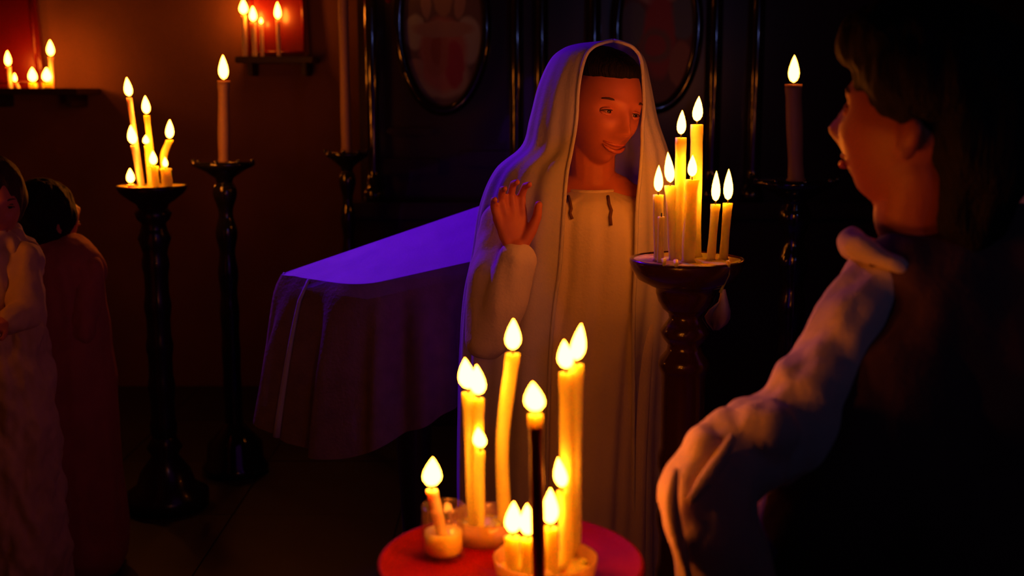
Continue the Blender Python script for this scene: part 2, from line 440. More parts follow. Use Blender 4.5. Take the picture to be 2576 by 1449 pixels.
def oval_icon(pxc, pyc, hw, hh, label, blobs, base, frame=True):
    c = P(pxc, pyc, YS); a = hw/sS; b = hh/sS
    t = thing('icon_painting', label, 'painting', (c.x, YS+.055, c.z))
    n = 48; V = []; Fc = []
    for y in (YS+.022, YS+.0595):
        for k in range(n):
            q = 2*math.pi*k/n; V.append((c.x+a*math.cos(q), y, c.z+b*math.sin(q)))
    Fc.append(tuple(range(n)))
    for k in range(n): Fc.append((k, n+k, n+(k+1) % n, (k+1) % n))
    pyd('painted_panel', V, Fc, paint_mat('painted_panel', base, blobs), t, smooth=False)
    if frame:
        pts = [(c.x+(a+.018)*math.cos(2*math.pi*k/64), YS+.012, c.z+(b+.018)*math.sin(2*math.pi*k/64)) for k in range(64)]
        tube('frame', pts, .024, M['blackfr'], t, 12, closed=True)
    return t
u = 1/sS
oval_icon(1113, 60, 100, 205, 'oval painted icon of a robed figure in a black frame on the dark screen',
  [(0, -130*u, 70*u, 55*u, (.26, .24, .22), 0), (-70*u, -20*u, 25*u, 45*u, (.30, .32, .28), 0), (65*u, -40*u, 32*u, 60*u, (.28, .31, .33), 0),
   (0, -75*u, 62*u, 95*u, (.30, .13, .12), 0), (28*u, -100*u, 26*u, 62*u, (.26, .03, .05), 0), (-18*u, -70*u, 34*u, 62*u, (.26, .11, .075), 0), (-18*u, -62*u, 13*u, 45*u, (.22, .07, .03), 0),
   (-70*u, -112*u, 22*u, 26*u, (.26, .18, .16), 0), (0, -12*u, 80*u, 20*u, (.25, .18, .16), 0), (-42*u, 60*u, 14*u, 50*u, (.24, .17, .15), 0), (42*u, 60*u, 14*u, 50*u, (.24, .17, .15), 0), (0, 62*u, 24*u, 46*u, (.22, .15, .10), 0)],
  (.10, .07, .06))
oval_icon(1655, 70, 92, 190, 'oval painted icon with a red robed figure above the veiled head',
  [(-60*u, 10*u, 36*u, 60*u, (.10, .16, .20), 0), (65*u, 30*u, 36*u, 60*u, (.10, .17, .22), 0), (0, 95*u, 60*u, 40*u, (.36, .28, .24), 0), (5*u, -20*u, 42*u, 110*u, (.34, .04, .035), 0),
   (-5*u, -45*u, 44*u, 46*u, (.20, .11, .08), .6), (60*u, -90*u, 30*u, 60*u, (.32, .15, .08), 0)], (.12, .04, .03))

# hanging oil lamp: only its foot reaches into the picture at the top
a = P(978, -14, 5.0)
lmp = thing('hanging_oil_lamp', 'small hanging oil lamp, only its glowing red glass foot showing above the icon', 'lamp', (a.x, a.y, a.z))
lathe('red_glass_bowl', (a.x, a.y), [(.002, a.z-.035), (.012, a.z-.03), (.018, a.z-.01), (.036, a.z+.03), (.045, a.z+.08), (.042, a.z+.08), (.03, a.z+.03)], M['red'], lmp, 20)
lathe('flame', (a.x, a.y), [(.001, a.z+.085), (.006, a.z+.095), (.004, a.z+.11), (.0005, a.z+.122)], M['flame'], lmp, 10)
for k in range(3):
    q = 2*math.pi*k/3+.4; tube('chain', [(a.x+.043*math.cos(q), a.y+.043*math.sin(q), a.z+.08), (a.x, a.y, a.z+.4)], .002, M['gild'], lmp, 6)
tube('hanging_wire', [(a.x, a.y, a.z+.4), (a.x, a.y, ZC)], .002, M['metal'], lmp, 6)

# ------------------------------------------------------------------ candles
FL = [(0.02, 0), (.30, .07), (.46, .20), (.50, .34), (.44, .52), (.30, .72), (.14, .89), (.01, 1.0)]
def candle(label, top, base, rad, fw, fh, wax='wax', group=None, drip=0.0, lean=0.0, mid=None, wick=.006, flame=True):
    """top/base world points, rad metres, flame width/height metres"""
    base = Vector(base); top = Vector(top)
    t = thing('candle', label, 'candle', base, group)
    ctrl = [base] + ([Vector(mid)] if mid else [(base*2+top)/3]) + [top]
    path = spline(ctrl, 22)
    seg = 18; V = []; Fc = []; rs = random.Random(int(abs(top.x*9999)) + int(abs(top.z*7777)))
    ph = rs.uniform(0, 6)
    for i, p in enumerate(path):
        q = i/21
        r = rad*(1.0 + .05*math.sin(q*9+ph)) * (1.10 if i >= 20 else 1.0) * (1.25 if i == 0 else 1.0)
        for k in range(seg):
            an = 2*math.pi*k/seg; rr = r*(1 + drip*max(0, math.sin(3*an+ph)*math.sin(2*an-ph))*q)
            V.append((p[0]+rr*math.cos(an), p[1]+rr*math.sin(an), p[2]))
    for i in range(21):
        for k in range(seg):
            k2 = (k+1) % seg; Fc.append((i*seg+k, i*seg+k2, (i+1)*seg+k2, (i+1)*seg+k))
    # hollowed melt pool at the top
    n0 = len(V); p = path[-1]
    for r, dz in ((.72, .0), (.5, -.25)):
        for k in range(seg):
            an = 2*math.pi*k/seg; V.append((p[0]+rad*r*math.cos(an), p[1]+rad*r*math.sin(an), p[2]+dz*rad))
    for k in range(seg):
        k2 = (k+1) % seg
        Fc.append((21*seg+k, 21*seg+k2, n0+k2, n0+k)); Fc.append((n0+k, n0+k2, n0+seg+k2, n0+seg+k))
    Fc.append(tuple(n0+seg+k for k in range(seg))); Fc.append(tuple(range(seg))[::-1])
    pyd('wax_body', V, Fc, M[wax], t)
    if wax == 'waxr':
        lathe('pale_tip', (top.x, top.y), [(rad*1.04, top.z-.014), (rad*1.12, top.z-.010), (rad*1.14, top.z+.001), (rad*.8, top.z+.002), (.001, top.z-.002)], M['wax'], t, 18, cap=False)
    tube('wick', [(top.x, top.y, top.z-rad*.3), (top.x+lean*.2*fh, top.y, top.z+wick+fh*.12)], .0013, M['wick'], t, 6)
    if flame:
        seg = 10; V = []; Fc = []; zb = top.z + wick
        for r, h in FL:
            for k in range(seg):
                an = 2*math.pi*k/seg; V.append((top.x + lean*fh*h + r*fw*math.cos(an), top.y + r*fw*math.sin(an), zb + h*fh))
        for i in range(len(FL)-1):
            for k in range(seg):
                k2 = (k+1) % seg; Fc.append((i*seg+k, i*seg+k2, (i+1)*seg+k2, (i+1)*seg+k))
        Fc.append(tuple(range(seg))[::-1]); Fc.append(tuple((len(FL)-1)*seg+k for k in range(seg)))
        pyd('flame', V, Fc, M['flame'], t)
    return t
def pcandle(label, tx, ty, bx, zb, Y, rpx, fw, fh, **kw):
    s = S(ty, Y); top = P(tx, ty, Y); b = Vector((P(bx, ty, Y).x, Y, zb))
    if 'mid' in kw: kw['mid'] = P(*kw['mid'], Y)
    candle(label, top, b, rpx/s, fw/s, fh/s, **kw)

# --- red tray in the foreground
ZT = .885
tc0 = Vector((P(1285, 1440, 1.49).x, 1.49))
tr = thing('red_stand', 'round red cloth-covered stand with a raised lip under the foreground candles', 'stand', (tc0.x, tc0.y, 0))
R0 = .172
lathe('red_top', tc0, [(.12, ZT-.05), (R0, ZT-.04), (R0+.004, ZT+.004), (R0+.002, ZT+.009), (R0-.004, ZT+.009), (R0-.008, ZT), (.02, ZT), (.001, ZT)], M['redtray'], tr, 64)
V = []; Fc = []; n = 96
for i, (r, z) in enumerate(((R0+.003, ZT-.01), (R0+.006, ZT-.1), (R0+.012, ZT-.35), (R0+.02, ZT-.62), (R0+.025, .16))):
    for k in range(n):
        q = 2*math.pi*k/n; rr = r + .012*i/4*math.sin(14*q+.5*math.sin(3*q))
        V.append((tc0.x+rr*math.cos(q), tc0.y+rr*math.sin(q), z))
for i in range(4):
    for k in range(n): Fc.append((i*n+k, (i+1)*n+k, (i+1)*n+(k+1) % n, i*n+(k+1) % n))
pyd('red_drape', V, Fc, M['redtray'], tr)
lathe('pedestal', tc0, [(.15, 0), (.15, .03), (.06, .06), (.04, .4), (.06, ZT-.06), (.12, ZT-.05)], M['wood'], tr, 24)

def dish(name, label, cat, c, r, h, m, z0, wax=True, thick=.004):
    t = thing(name, label, cat, (c[0], c[1], z0))
    lathe('bowl', c, [(.001, z0), (r*.7, z0), (r*.94, z0+h*.4), (r, z0+h), (r-thick, z0+h), (r*.92-thick, z0+h*.45), (r*.68, z0+thick), (.001, z0+thick)], m, t, 40, cap=False)
    if wax:
        V = []; Fc = []; n = 28; rings = 7; z1 = z0 + h*.55
        V.append((c[0], c[1], z1+.004))
        for i in range(1, rings):
            for k in range(n):
                q = 2*math.pi*k/n; rr = r*.93*i/(rings-1)-thick
                V.append((c[0]+rr*math.cos(q), c[1]+rr*math.sin(q), z1+.006*mnoise.noise(Vector((rr*60*math.cos(q), rr*60*math.sin(q), c[0]*9)))))
        for k in range(n):
            k2 = (k+1) % n; Fc.append((0, 1+k, 1+k2))
            for i in range(rings-2): Fc.append((1+i*n+k, 1+(i+1)*n+k, 1+(i+1)*n+k2, 1+i*n+k2))
        pyd('melted_wax', V, Fc, M['pool'], t)
        for k in range(9):                              # lumps of old wax
            q = k*2.4; rr = r*(.3+.06*k); l = Lump(); s_ = .006+.004*((k*37) % 5)/5
            l.ball((c[0]+rr*math.cos(q), c[1]+rr*math.sin(q), z1+.001), (s_, s_*.8, s_*.8), None, 10, 6)
            me = D.meshes.new('wax_lump'); me.from_pydata(rel(l.V, t), [], l.F); link('wax_lump', me, M['pool'], t)
    return t
d1 = onz(1222, 1325, ZT+.02)
dish('wax_dish', 'amber glass dish of melted wax holding the tall candles behind the jar', 'dish', (d1.x, d1.y), .052, .038, M['amber'], ZT)
d2 = onz(1372, 1432, ZT+.02)
dish('wax_bowl', 'wide amber glass bowl of dripped wax holding the short bright candles', 'bowl', (d2.x, d2.y), .066, .036, M['amber'], ZT+.001)
jc = onz(1116, 1400, ZT)
j = thing('glass_jar', 'clear glass jar holding one short leaning candle on the red stand', 'jar', (jc.x, jc.y, ZT))
rj = .0265
lathe('glass_body', (jc.x, jc.y), [(.001, ZT), (rj, ZT), (rj+.003, ZT+.006), (rj+.002, ZT+.07), (rj, ZT+.07), (rj, ZT+.01), (rj-.003, ZT+.006), (.001, ZT+.006)], M['glass'], j, 32, cap=False)
pts = [(jc.x+(rj+.001)*math.cos(2*math.pi*k/32), jc.y+(rj+.001)*math.sin(2*math.pi*k/32), ZT+.071) for k in range(32)]
tube('rim', pts, .0018, M['glass'], j, 8, closed=True)
V, Fc = lathe_vf((jc.x, jc.y), [(rj-.004, ZT+.0065), (rj-.0015, ZT+.012), (rj-.0015, ZT+.036), (rj*.5, ZT+.033), (.002, ZT+.031)], 24, True); pyd('melted_wax', V, Fc, M['pool'], j)

zj = ZT + .028; zw1 = ZT+.016; zw2 = ZT+.017
GF = 'candles on the red stand'
Yj = jc.y
pcandle('short leaning tan candle standing inside the clear glass jar', 1086, 1233, 1112, zj, Yj, 15, 48, 74, wax='waxw', group=GF, lean=.05)
pcandle('left of two tall yellow candles fused side by side in the wax dish', 1178, 988, 1190, zw1, d1.y-.004, 15, 44, 78, group=GF, lean=-.10)
pcandle('right of two tall yellow candles fused side by side in the wax dish', 1204, 1003, 1203, zw1, d1.y-.022, 13, 40, 76, group=GF, lean=-.06)
pcandle('thin half-height candle in front of the fused pair in the wax dish', 1209, 1136, 1209, zw1, d1.y-.033, 10, 34, 52, group=GF, lean=-.12)
pcandle('tallest slightly bent yellow candle standing alone in the wax dish', 1290, 890, 1270, zw1, d1.y+.008, 17, 40, 78, group=GF, mid=(1264, 1110), lean=.02)
pcandle('dark red tall candle with a pale tip, foremost on the red stand', 1347, 1046, 1360, ZT, 1.352, 17, 52, 74, wax='waxr', group=GF, lean=-.1)
pcandle('shorter of two thick tall candles fused together in the wax bowl', 1424, 938, 1430, zw2, d2.y+.040, 17, 40, 72, group=GF, lean=-.08)
pcandle('taller of two thick tall candles fused together in the wax bowl', 1450, 917, 1450, zw2, d2.y+.049, 16, 38, 92, group=GF, lean=.12)
pcandle('thin candle with a slanted flame leaning against the thick fused pair', 1414, 1236, 1424, zw2, d2.y+.014, 13, 34, 76, group=GF, lean=-.14)
pcandle('stout half-burnt candle in front of the thick fused pair in the wax bowl', 1384, 1328, 1388, zw2, d2.y-.012, 19, 42, 92, group=GF, drip=.2)
pcandle('left of two short melting stubs side by side in the wax bowl', 1290, 1350, 1290, zw2, d2.y-.006, 17, 42, 80, group=GF, drip=.3, lean=.03)
pcandle('right of two short melting stubs side by side in the wax bowl', 1328, 1356, 1328, zw2, d2.y-.018, 17, 42, 80, group=GF, drip=.3, lean=-.03)

# --- turned candlestick beside the woman
def candlestick(label, px, py, Y, prof_px, m, wax=True, base_r=.15, twist=None, drips=True):
    s = S(py, Y); c = P(px, py, Y)
    t = thing('candlestick', label, 'candle stand', (c.x, Y, 0))
    prof = [(r/s, c.z - (y-py)/s*1.0) for r, y in prof_px]
    rim = prof[0]
    bowl = [(.001, rim[1]-.012), (rim[0]-.012, rim[1]-.010), (rim[0]-.005, rim[1]+.001), (rim[0], rim[1])] 
    cut = twist if twist else len(prof)
    lathe('bowl', (c.x, Y), bowl + prof[1:cut], m, t, 48, cap=False)
    rest = prof[cut-1:]
    rl, zl = rest[-1]
    q = np.linspace(0, 1, 30)
    stem = rest + [(rl*(1+.16*max(0, math.sin(k*math.pi*9))), zl + (.26-zl)*k) for k in q[1:]]
    lathe('stem', (c.x, Y), stem, m, t, 32, cap=False)
    lathe('foot', (c.x, Y), [(rl, .26), (rl*1.5, .22), (rl*1.1, .19), (base_r*.6, .13), (base_r*.7, .08), (base_r, .05), (base_r, 0), (.001, 0)], m, t, 40, cap=False)
    z1 = rim[1]-.006
    if wax:
        V = [(c.x, Y, z1+.006)]; Fc = []; n = 32; rings = 7; rr0 = rim[0]-.007
        for i in range(1, rings):
            for k in range(n):
                a = 2*math.pi*k/n; rr = rr0*i/(rings-1)
                V.append((c.x+rr*math.cos(a), Y+rr*math.sin(a), z1+.004+.006*mnoise.noise(Vector((rr*50*math.cos(a), rr*50*math.sin(a), 3)))))
        for k in range(n):
            k2 = (k+1) % n; Fc.append((0, 1+k, 1+k2))
            for i in range(rings-2): Fc.append((1+i*n+k, 1+(i+1)*n+k, 1+(i+1)*n+k2, 1+i*n+k2))
        pyd('melted_wax', V, Fc, M['pool'], t)
    return t, c, z1 + .004
MP = [(143, 650), (144, 658), (139, 676), (122, 702), (92, 718), (76, 724), (76, 738), (70, 758), (58, 778), (44, 790), (41, 802), (52, 818), (64, 836), (56, 854), (43, 870), (46, 886), (62, 906), (68, 922), (62, 938), (58, 948), (57, 1000), (56, 1140)]
YM = 2.30
st, sc_, zs = candlestick('dark red turned candlestick with a wide wax-covered bowl beside the veiled woman', 1728, 650, YM, MP, M['wood'], twist=9)
tube('wax_drip', [P(1832, 654, YM-.09)+Vector((0, 0, -.002)), P(1833, 690, YM-.082), P(1822, 715, YM-.07), P(1812, 735, YM-.06)], [.004, .0025, .002, .003], M['pool'], st, 8)
for (dx, dy) in ((1670, 652), (1700, 655)):
    tube('wax_drip', [P(dx, dy, YM-.10), P(dx+1, dy+16, YM-.108)], [.005, .003], M['pool'], st, 8)
GM = 'candles on the dark red candlestick'
pcandle('narrow candle at the outer rim of the bowl, facing the gown', 1656, 490, 1661, zs, YM-.02, 13, 23, 66, group=GM)
pcandle('candle set just inside the narrow rim candle nearest the gown', 1686, 467, 1700, zs, YM-.005, 13, 25, 76, group=GM, lean=-.10)
pcandle('tall yellow candle left of the tallest one on the dark red candlestick', 1713, 346, 1716, zs, YM-.01, 13, 23, 60, group=GM, lean=.03)
pcandle('tallest yellow candle on the dark red candlestick', 1753, 313, 1757, zs, YM+.03, 15, 26, 62, group=GM, lean=.06)
pcandle('thick glowing candle standing before the two tallest on the candlestick', 1741, 452, 1736, zs, YM-.04, 17, 24, 54, group=GM)
pcandle('small stub candle beside the narrow rim candle on the candlestick', 1664, 545, 1663, zs, YM-.05, 8, 8, 10, group=GM, flame=False)
pcandle('nearer of the two equal short candles at the bowl edge away from the gown', 1800, 514, 1792, zs, YM-.01, 11, 22, 76, group=GM)
pcandle('outermost of the two equal short candles at the bowl edge away from the gown', 1831, 511, 1824, zs, YM-.00, 11, 24, 78, group=GM)

# small cloth hanging behind the candlestick
V = []; Fc = []
cl = [(1816, 728, 1820, 728), (1806, 760, 1826, 752), (1784, 778, 1834, 782), (1772, 796, 1833, 800), (1778, 812, 1826, 812), (1794, 832, 1806, 828)]
a0 = P(1800, 770, 2.44)
for (xa, ya, xb, yb) in cl:
    for k in range(6):
        f = k/5; V.append(P(xa+(xb-xa)*f, ya+(yb-ya)*f, 2.44 + .012*math.sin(f*7)))
for i in range(5):
    for k in range(5): Fc.append((i*6+k, i*6+k+1, (i+1)*6+k+1, (i+1)*6+k))
kt = thing('hanging_kerchief', 'small pale kerchief hung by its corner behind the dark red candlestick', 'cloth', a0)
ko = pyd('cloth', V, Fc, M['sleeve'], kt)
so = ko.modifiers.new('t', 'SOLIDIFY'); so.thickness = .004
hb = Vector((sc_.x, YM, 0)); zt = P(1818, 728, 2.44)
tube('cord', [zt, P(1826, 700, 2.41), P(1836, 676, 2.37), Vector((sc_.x + .112, YM+.060, sc_.z-.012))], .002, M['sleeve'], kt, 6)

# --- left candlestick, farther back
LP = [(86, 466), (86, 474), (78, 486), (58, 502), (40, 514), (36, 524), (46, 536), (40, 552), (30, 562), (34, 580), (42, 600), (34, 622), (30, 640)]
YL = 4.2
_, lc, zl = candlestick('dark turned candlestick with thin crooked candles against the lit plaster wall', 382, 466, YL, LP, M['wood2'], twist=6)
GL = 'thin candles on the far candlestick'
pcandle('tallest thin candle leaning outward on the far dark candlestick', 325, 246, 347, zl, YL+.02, 6, 21, 46, wax='waxw', group=GL, lean=-.08)
pcandle('thin candle burning halfway up beside the tallest leaning one', 335, 366, 349, zl, YL-.03, 6, 24, 46, wax='waxw', group=GL, lean=-.08)
pcandle('second tallest thin candle, bent, in the middle of the far candlestick', 369, 290, 382, zl, YL+.01, 7, 21, 44, group=GL, mid=(382, 400), lean=-.04)
pcandle('thin candle with a tiny round flame before the bent middle one', 368, 366, 372, zl, YL-.02, 5, 17, 22, group=GL)
pcandle('crooked candle leaning away from the others on the far candlestick', 427, 352, 412, zl, YL+.02, 9, 21, 46, group=GL, mid=(412, 395), lean=.05)
pcandle('melting stub glowing at the heart of the far candlestick', 386, 418, 388, zl, YL-.055, 11, 20, 34, group=GL, drip=.4)
pcandle('low thick dripping stub behind the melting one on the far candlestick', 416, 424, 419, zl, YL-.05, 13, 14, 24, group=GL, drip=.4)
pcandle('lowest stub at the front rim of the far candlestick plate', 329, 464, 331, zl, YL-.085, 9, 21, 36, wax='waxw', group=GL)

# --- pillar candles on black pedestals
def pedestal(label, px, py, Y, r):
    s = S(py, Y); c = P(px, py, Y)
    t = thing('pedestal_candle_holder', label, 'candle stand', (c.x, Y, 0))
    R_ = r/s; z = c.z
    lathe('plate', (c.x, Y), [(.001, z), (R_, z+.004), (R_, z-.012), (R_*.7, z-.03), (R_*.3, z-.06), (R_*.25, z-.08)], M['blackfr'], t, 36, cap=False)
    rr = R_*.3
    lathe('stem', (c.x, Y), [(R_*.25, z-.08)] + [(rr*(1+.35*math.sin(q*38)*math.exp(-3*q)), z-.08+(.2-z+.08)*q) for q in np.linspace(0, 1, 50)], M['blackfr'], t, 28, cap=False)
    lathe('foot', (c.x, Y), [(rr, .2), (R_*.9, .12), (R_*.95, .05), (R_*1.1, .03), (R_*1.1, 0), (.001, 0)], M['blackfr'], t, 36, cap=False)
    for k in range(5):                                  # knobs round the plate
        q = math.pi + math.pi*k/4*.9 + .15; l = Lump(); l.ball((c.x+R_*.97*math.cos(q), Y+R_*.97*math.sin(q), z+.006), .009, None, 12, 8)
        me = D.meshes.new('knob'); me.from_pydata(rel(l.V, t), [], l.F); link('knob', me, M['blackfr'], t)
    return c
GP = 'pillar candles on black pedestals'
c = pedestal('black turned pedestal under the lit pillar candle near the plaster wall', 563, 408, 4.6, 78)
candle('pale pillar candle burning alone in front of the lit plaster wall', P(563, 203, 4.6), c, .0215, 24/650, 58/650, 'pillar', GP)
c = pedestal('black turned pedestal under the pillar candle beside the cloaked person', 2003, 455, 3.9, 105)
candle('pale pillar candle burning alone in the dark beside the cloaked person', P(1996, 212, 3.9), c, .026, 27/770, 66/770, 'pillar', GP)
c = pedestal('black turned pedestal under the very tall pillar candle before the dark screen', 872, 384, 5.0, 55)
candle('very tall pale pillar candle standing at the edge of the dark screen', Vector((c.x, 5.0, 2.08)), c, .021, .03, .07, 'pillar', GP)

# --- wall shelves with red icon cases
def wall_shelf(label, xa, xb, y, depth, Y1=YB):
    a = P(xa, y, Y1-depth); b = P(xb, y, Y1-depth); z = a.z
    t = thing('wall_shelf', label, 'shelf', ((a.x+b.x)/2, Y1, z))
    box('board', (a.x, Y1-depth, z-.03), (b.x, Y1-.001, z), M['shelf'], t, .004)
    for f in (.15, .85):
        x = a.x+(b.x-a.x)*f; box('bracket', (x-.012, Y1-depth*.7, z-.09), (x+.012, Y1-.001, z-.03), M['shelf'], t, .004)
    return z
def icon_case(label, xa, xb, z, zt, depth, skew=0.0):
    Ym = YB - .02; a = P(xa, 100, Ym-depth).x; b = P(xb, 100, Ym-depth).x
    t = thing('red_icon_case', label, 'icon case', ((a+b)/2, Ym, z))
    V = [(a, Ym-depth, z), (b, Ym-depth, z), (b, Ym, z), (a, Ym, z), (a+skew, Ym-depth*.6, zt), (b-skew, Ym-depth*.6, zt), (b-skew, Ym, zt), (a+skew, Ym, zt)]
    o = pyd('case', V, [(0,3,2,1),(4,5,6,7),(0,1,5,4),(1,2,6,5),(2,3,7,6),(3,0,4,7)], M['red'], t, smooth=False)
    bm = bmesh.new(); bm.from_mesh(o.data); bmesh.ops.bevel(bm, geom=bm.edges[:], offset=.008, segments=2, affect='EDGES'); bm.to_mesh(o.data); bm.free()
    def front(u_, v_): 
        return Vector((a+(b-a)*u_ + skew*v_*(1-2*u_), Ym-depth+depth*.4*v_-.004, z+(zt-z)*v_))
    pts = [front(*q) for q in ((.06, .05), (.94, .05), (.94, .95), (.06, .95))]
    for k in range(4): tube('frame_bar', [pts[k], pts[(k+1) % 4]], .008, M['red'], t, 8)
zA = wall_shelf('dark shelf with several small candles in front of the tall red case', -90, 192, 222, .34)
icon_case('tall glossy red icon case on the dark shelf among five small flames', -80, 100, zA, zA+.62, .07, .03)
zB = wall_shelf('dark shelf under the square red icon case above the lone pillar candle', 590, 786, 142, .22)
icon_case('square glossy red icon case standing on the shelf above the lone pillar candle', 622, 775, zB, zB+.46, .06, .015)
GA = 'small candles on the red case shelves'
ya = YB-.26
pcandle('short candle before the tall red case, halfway along the shelf', 21, 168, 22, zA, ya, 6, 16, 36, wax='waxw', group=GA)
pcandle('tallest thin candle at the open end of the tall red case shelf', 128, 143, 126, zA, ya+.03, 6, 19, 38, wax='waxw', group=GA)
pcandle('low stub at the foot of the tall red case', 83, 208, 83, zA, ya, 10, 22, 34, wax='wax', group=GA)
pcandle('low yellow stub next to the thin candle on the tall red case shelf', 119, 208, 119, zA, ya-.03, 12, 24, 34, wax='wax', group=GA)
pcandle('tiny stub leaning beside the short candle on the tall red case shelf', 38, 208, 44, zA, ya-.02, 6, 10, 20, wax='waxw', group=GA)
yb = YB-.15
pcandle('upper candle at the outer edge of the square red case', 613, 38, 613, zB, yb, 6, 22, 36, wax='waxw', group=GA)
pcandle('second candle in front of the square red case, a little lower', 637, 56, 638, zB, yb-.01, 6, 18, 36, wax='waxw', group=GA)
pcandle('faint small candle next to the second one before the square red case', 657, 62, 657, zB, yb, 5, 8, 14, wax='waxw', group=GA)
pcandle('candle burning before the middle of the square red case', 699, 50, 699, zB, yb-.02, 5, 17, 40, wax='waxw', group=GA)

# ------------------------------------------------------------------ cloth-draped slanted stand behind the woman
Lc = P(700, 692, 3.20); Nc = P(905, 722, 3.00); Rc = P(1265, 642, 3.06); Bc = P(1265, 500, 3.34)
ctr = (Lc+Nc+Rc+Bc)/4
lec = thing('slanted_stand', 'dark wooden slanted stand hidden under the sheer cloth behind the woman', 'stand', (ctr.x, ctr.y, 0))
dn = Vector((0, 0, -.045)); dn2 = Vector((0, 0, -.070))
q4 = [p + (ctr-p)*.14 for p in (Lc, Nc, Rc, Bc)]
pyd('slanted_board', [p+dn for p in q4]+[p+dn2 for p in q4], [(0,1,2,3),(7,6,5,4),(0,4,5,1),(1,5,6,2),(2,6,7,3),(3,7,4,0)], M['shelf'], lec, smooth=False)
lathe('post', (ctr.x, ctr.y), [(.03, ctr.z-.10), (.035, .9), (.05, .6), (.035, .3), (.06, .2), (.16, .06), (.17, 0), (.001, 0)], M['wood2'], lec, 24, cap=False)
cth = thing('draped_cloth', 'sheer pale cloth draped over a stand behind the woman, glowing violet on top', 'cloth', (ctr.x, ctr.y, ctr.z))
V = []; Fc = []
path = []
for q in np.linspace(0, 1, 12, endpoint=False): path.append((Bc*(1-q)+Lc*q, q*.35))
for q in np.linspace(0, 1, 30, endpoint=False): path.append((Lc*(1-q)+Nc*q, 1.0-.65*q if q < .5 else .65-.3*(q-.5)))
for q in np.linspace(0, 1, 60): path.append((Nc*(1-q)+Rc*q, .35-.2*q))
pp = [p for p, _ in path]; fl = np.array([f for _, f in path]); fl = np.convolve(np.pad(fl, 5, 'edge'), np.ones(11)/11, 'valid')
# round the corners of the edge a little
p0 = np.array([tuple(p) for p in pp])
def smo(h): return np.stack([np.convolve(np.pad(p0[:, i], h, 'edge'), np.ones(2*h+1)/(2*h+1), 'valid') for i in range(3)], 1)
wgt = np.clip((np.arange(len(p0))-16)/10, 0, 1)[:, None]; pa = smo(1)*(1-wgt) + smo(9)*wgt
o0 = len(V); rows = 16; m_ = len(pa); arc = np.concatenate([[0], np.cumsum(np.linalg.norm(np.diff(pa, axis=0), axis=1))])
for r_ in range(rows+1):
    f = r_/rows
    for k in range(m_):
        p = Vector(pa[k]); out = p - ctr; out.z = 0; out.normalize()
        drop = (.40 + .05*math.sin(arc[k]*9)) * f
        fo = (.018*math.sin(arc[k]*46+1.3*math.sin(arc[k]*13)) + .010*math.sin(arc[k]*83)) * min(1, f*2.0)
        v = p + out*(.010*math.sin(min(1, f*6)*math.pi/2) + .115*fl[k]*f**.8 + fo)
        v.z = p.z + .001 - drop - .006*(1-math.cos(min(1, f*6)*math.pi/2))
        V.append(v)
for r_ in range(rows):
    for k in range(m_-1):
        a_ = o0+r_*m_+k; Fc.append((a_, a_+m_, a_+m_+1, a_+1))
Vt = []; Ft = []; n = 16; fr_ = pa[12:]; nf = len(fr_)
for k in range(nf):
    q = k/(nf-1); bkp = Vector(fr_[0])*(1-q) + Bc*q; fp = Vector(fr_[k])
    if k == 0: fp = Vector(fr_[0])
    for i in range(n+1):
        f = i/n; p = fp*(1-f) + bkp*f
        Vt.append(p + Vector((0, 0, .002 + .003*mnoise.noise(p*14)*math.sin(math.pi*f))))
for k in range(nf-1):
    for i in range(n): a_ = k*(n+1)+i; Ft.append((a_, a_+n+1, a_+n+2, a_+1))
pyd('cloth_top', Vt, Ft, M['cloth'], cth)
pyd('shaded_skirt', V, Fc, M['cloth_shade'], cth)  # hanging side of the one cloth, its shade painted in by a darker material
for k0 in (12, 24):                       # raised folds where the skirt breaks over the corners
    tube('skirt_fold', [Vector(V[r_*m_+k0]) + Vector((-.002, -.004, 0)) for r_ in range(0, rows+1, 2)], [.004+.006*r_/rows for r_ in range(0, rows+1, 2)], M['cloth'], cth, 8)

# ------------------------------------------------------------------ the veiled woman
YW = 2.65
wo = thing('person', 'person in a long ivory gown and pale head veil with one hand raised', 'person', (P(1430, 1000, YW).x, YW, 0))
hc = P(1512, 272, YW); hk = 1.08
RW = Matrix.Rotation(math.radians(9), 3, 'Y') @ Matrix.Rotation(math.radians(28), 3, 'Z') @ Matrix.Rotation(math.radians(4), 3, 'X')
l = Lump(); add_head(l, RW, hc, hk, .004)
neck = P(1490, 470, YW+.025)
l.chain([hc + RW @ Vector((0, .02, -.055)), neck, P(1488, 505, YW+.03)], [.055, .050, .062])
shl, shr = P(1345, 520, YW+.03), P(1625, 520, YW+.03)
l.chain([shl, P(1490, 505, YW+.03), shr], [.045, .055, .045])
l.ball(P(1490, 600, YW+.03), (.15, .09, .16)); l.ball(P(1480, 800, YW+.03), (.135, .095, .2)); l.ball(P(1460, 960, YW+.03), (.15, .10, .14))
hand_w = P(1302, 640, 2.478); elb = P(1245, 830, 2.53)
l.chain([shl, elb, hand_w], [.042, .034, .025])
RH = Matrix.Rotation(math.radians(-12), 3, 'Y') @ Matrix.Rotation(math.radians(-8), 3, 'X') @ Matrix.Rotation(math.radians(22), 3, 'Z')
hand_into(l, RH, hand_w + Vector((0, 0, .004)), .75, .98)
l.chain([shr, P(1640, 760, YW-.02), P(1600, 900, YW-.06)], [.042, .036, .026])
for s_ in (-1, 1):
    x_ = wo.location.x + .06 + s_*.075
    l.chain([(x_, YW+.03, .86), (x_, YW+.02, .48), (x_, YW+.04, .08)], [.085, .055, .04]); l.chain([(x_, YW+.04, .045), (x_, YW-.09, .03)], [.035, .028])
l.build('body', M['skin'], wo, .0036, 2)
face_parts(RW, hc, hk, wo)
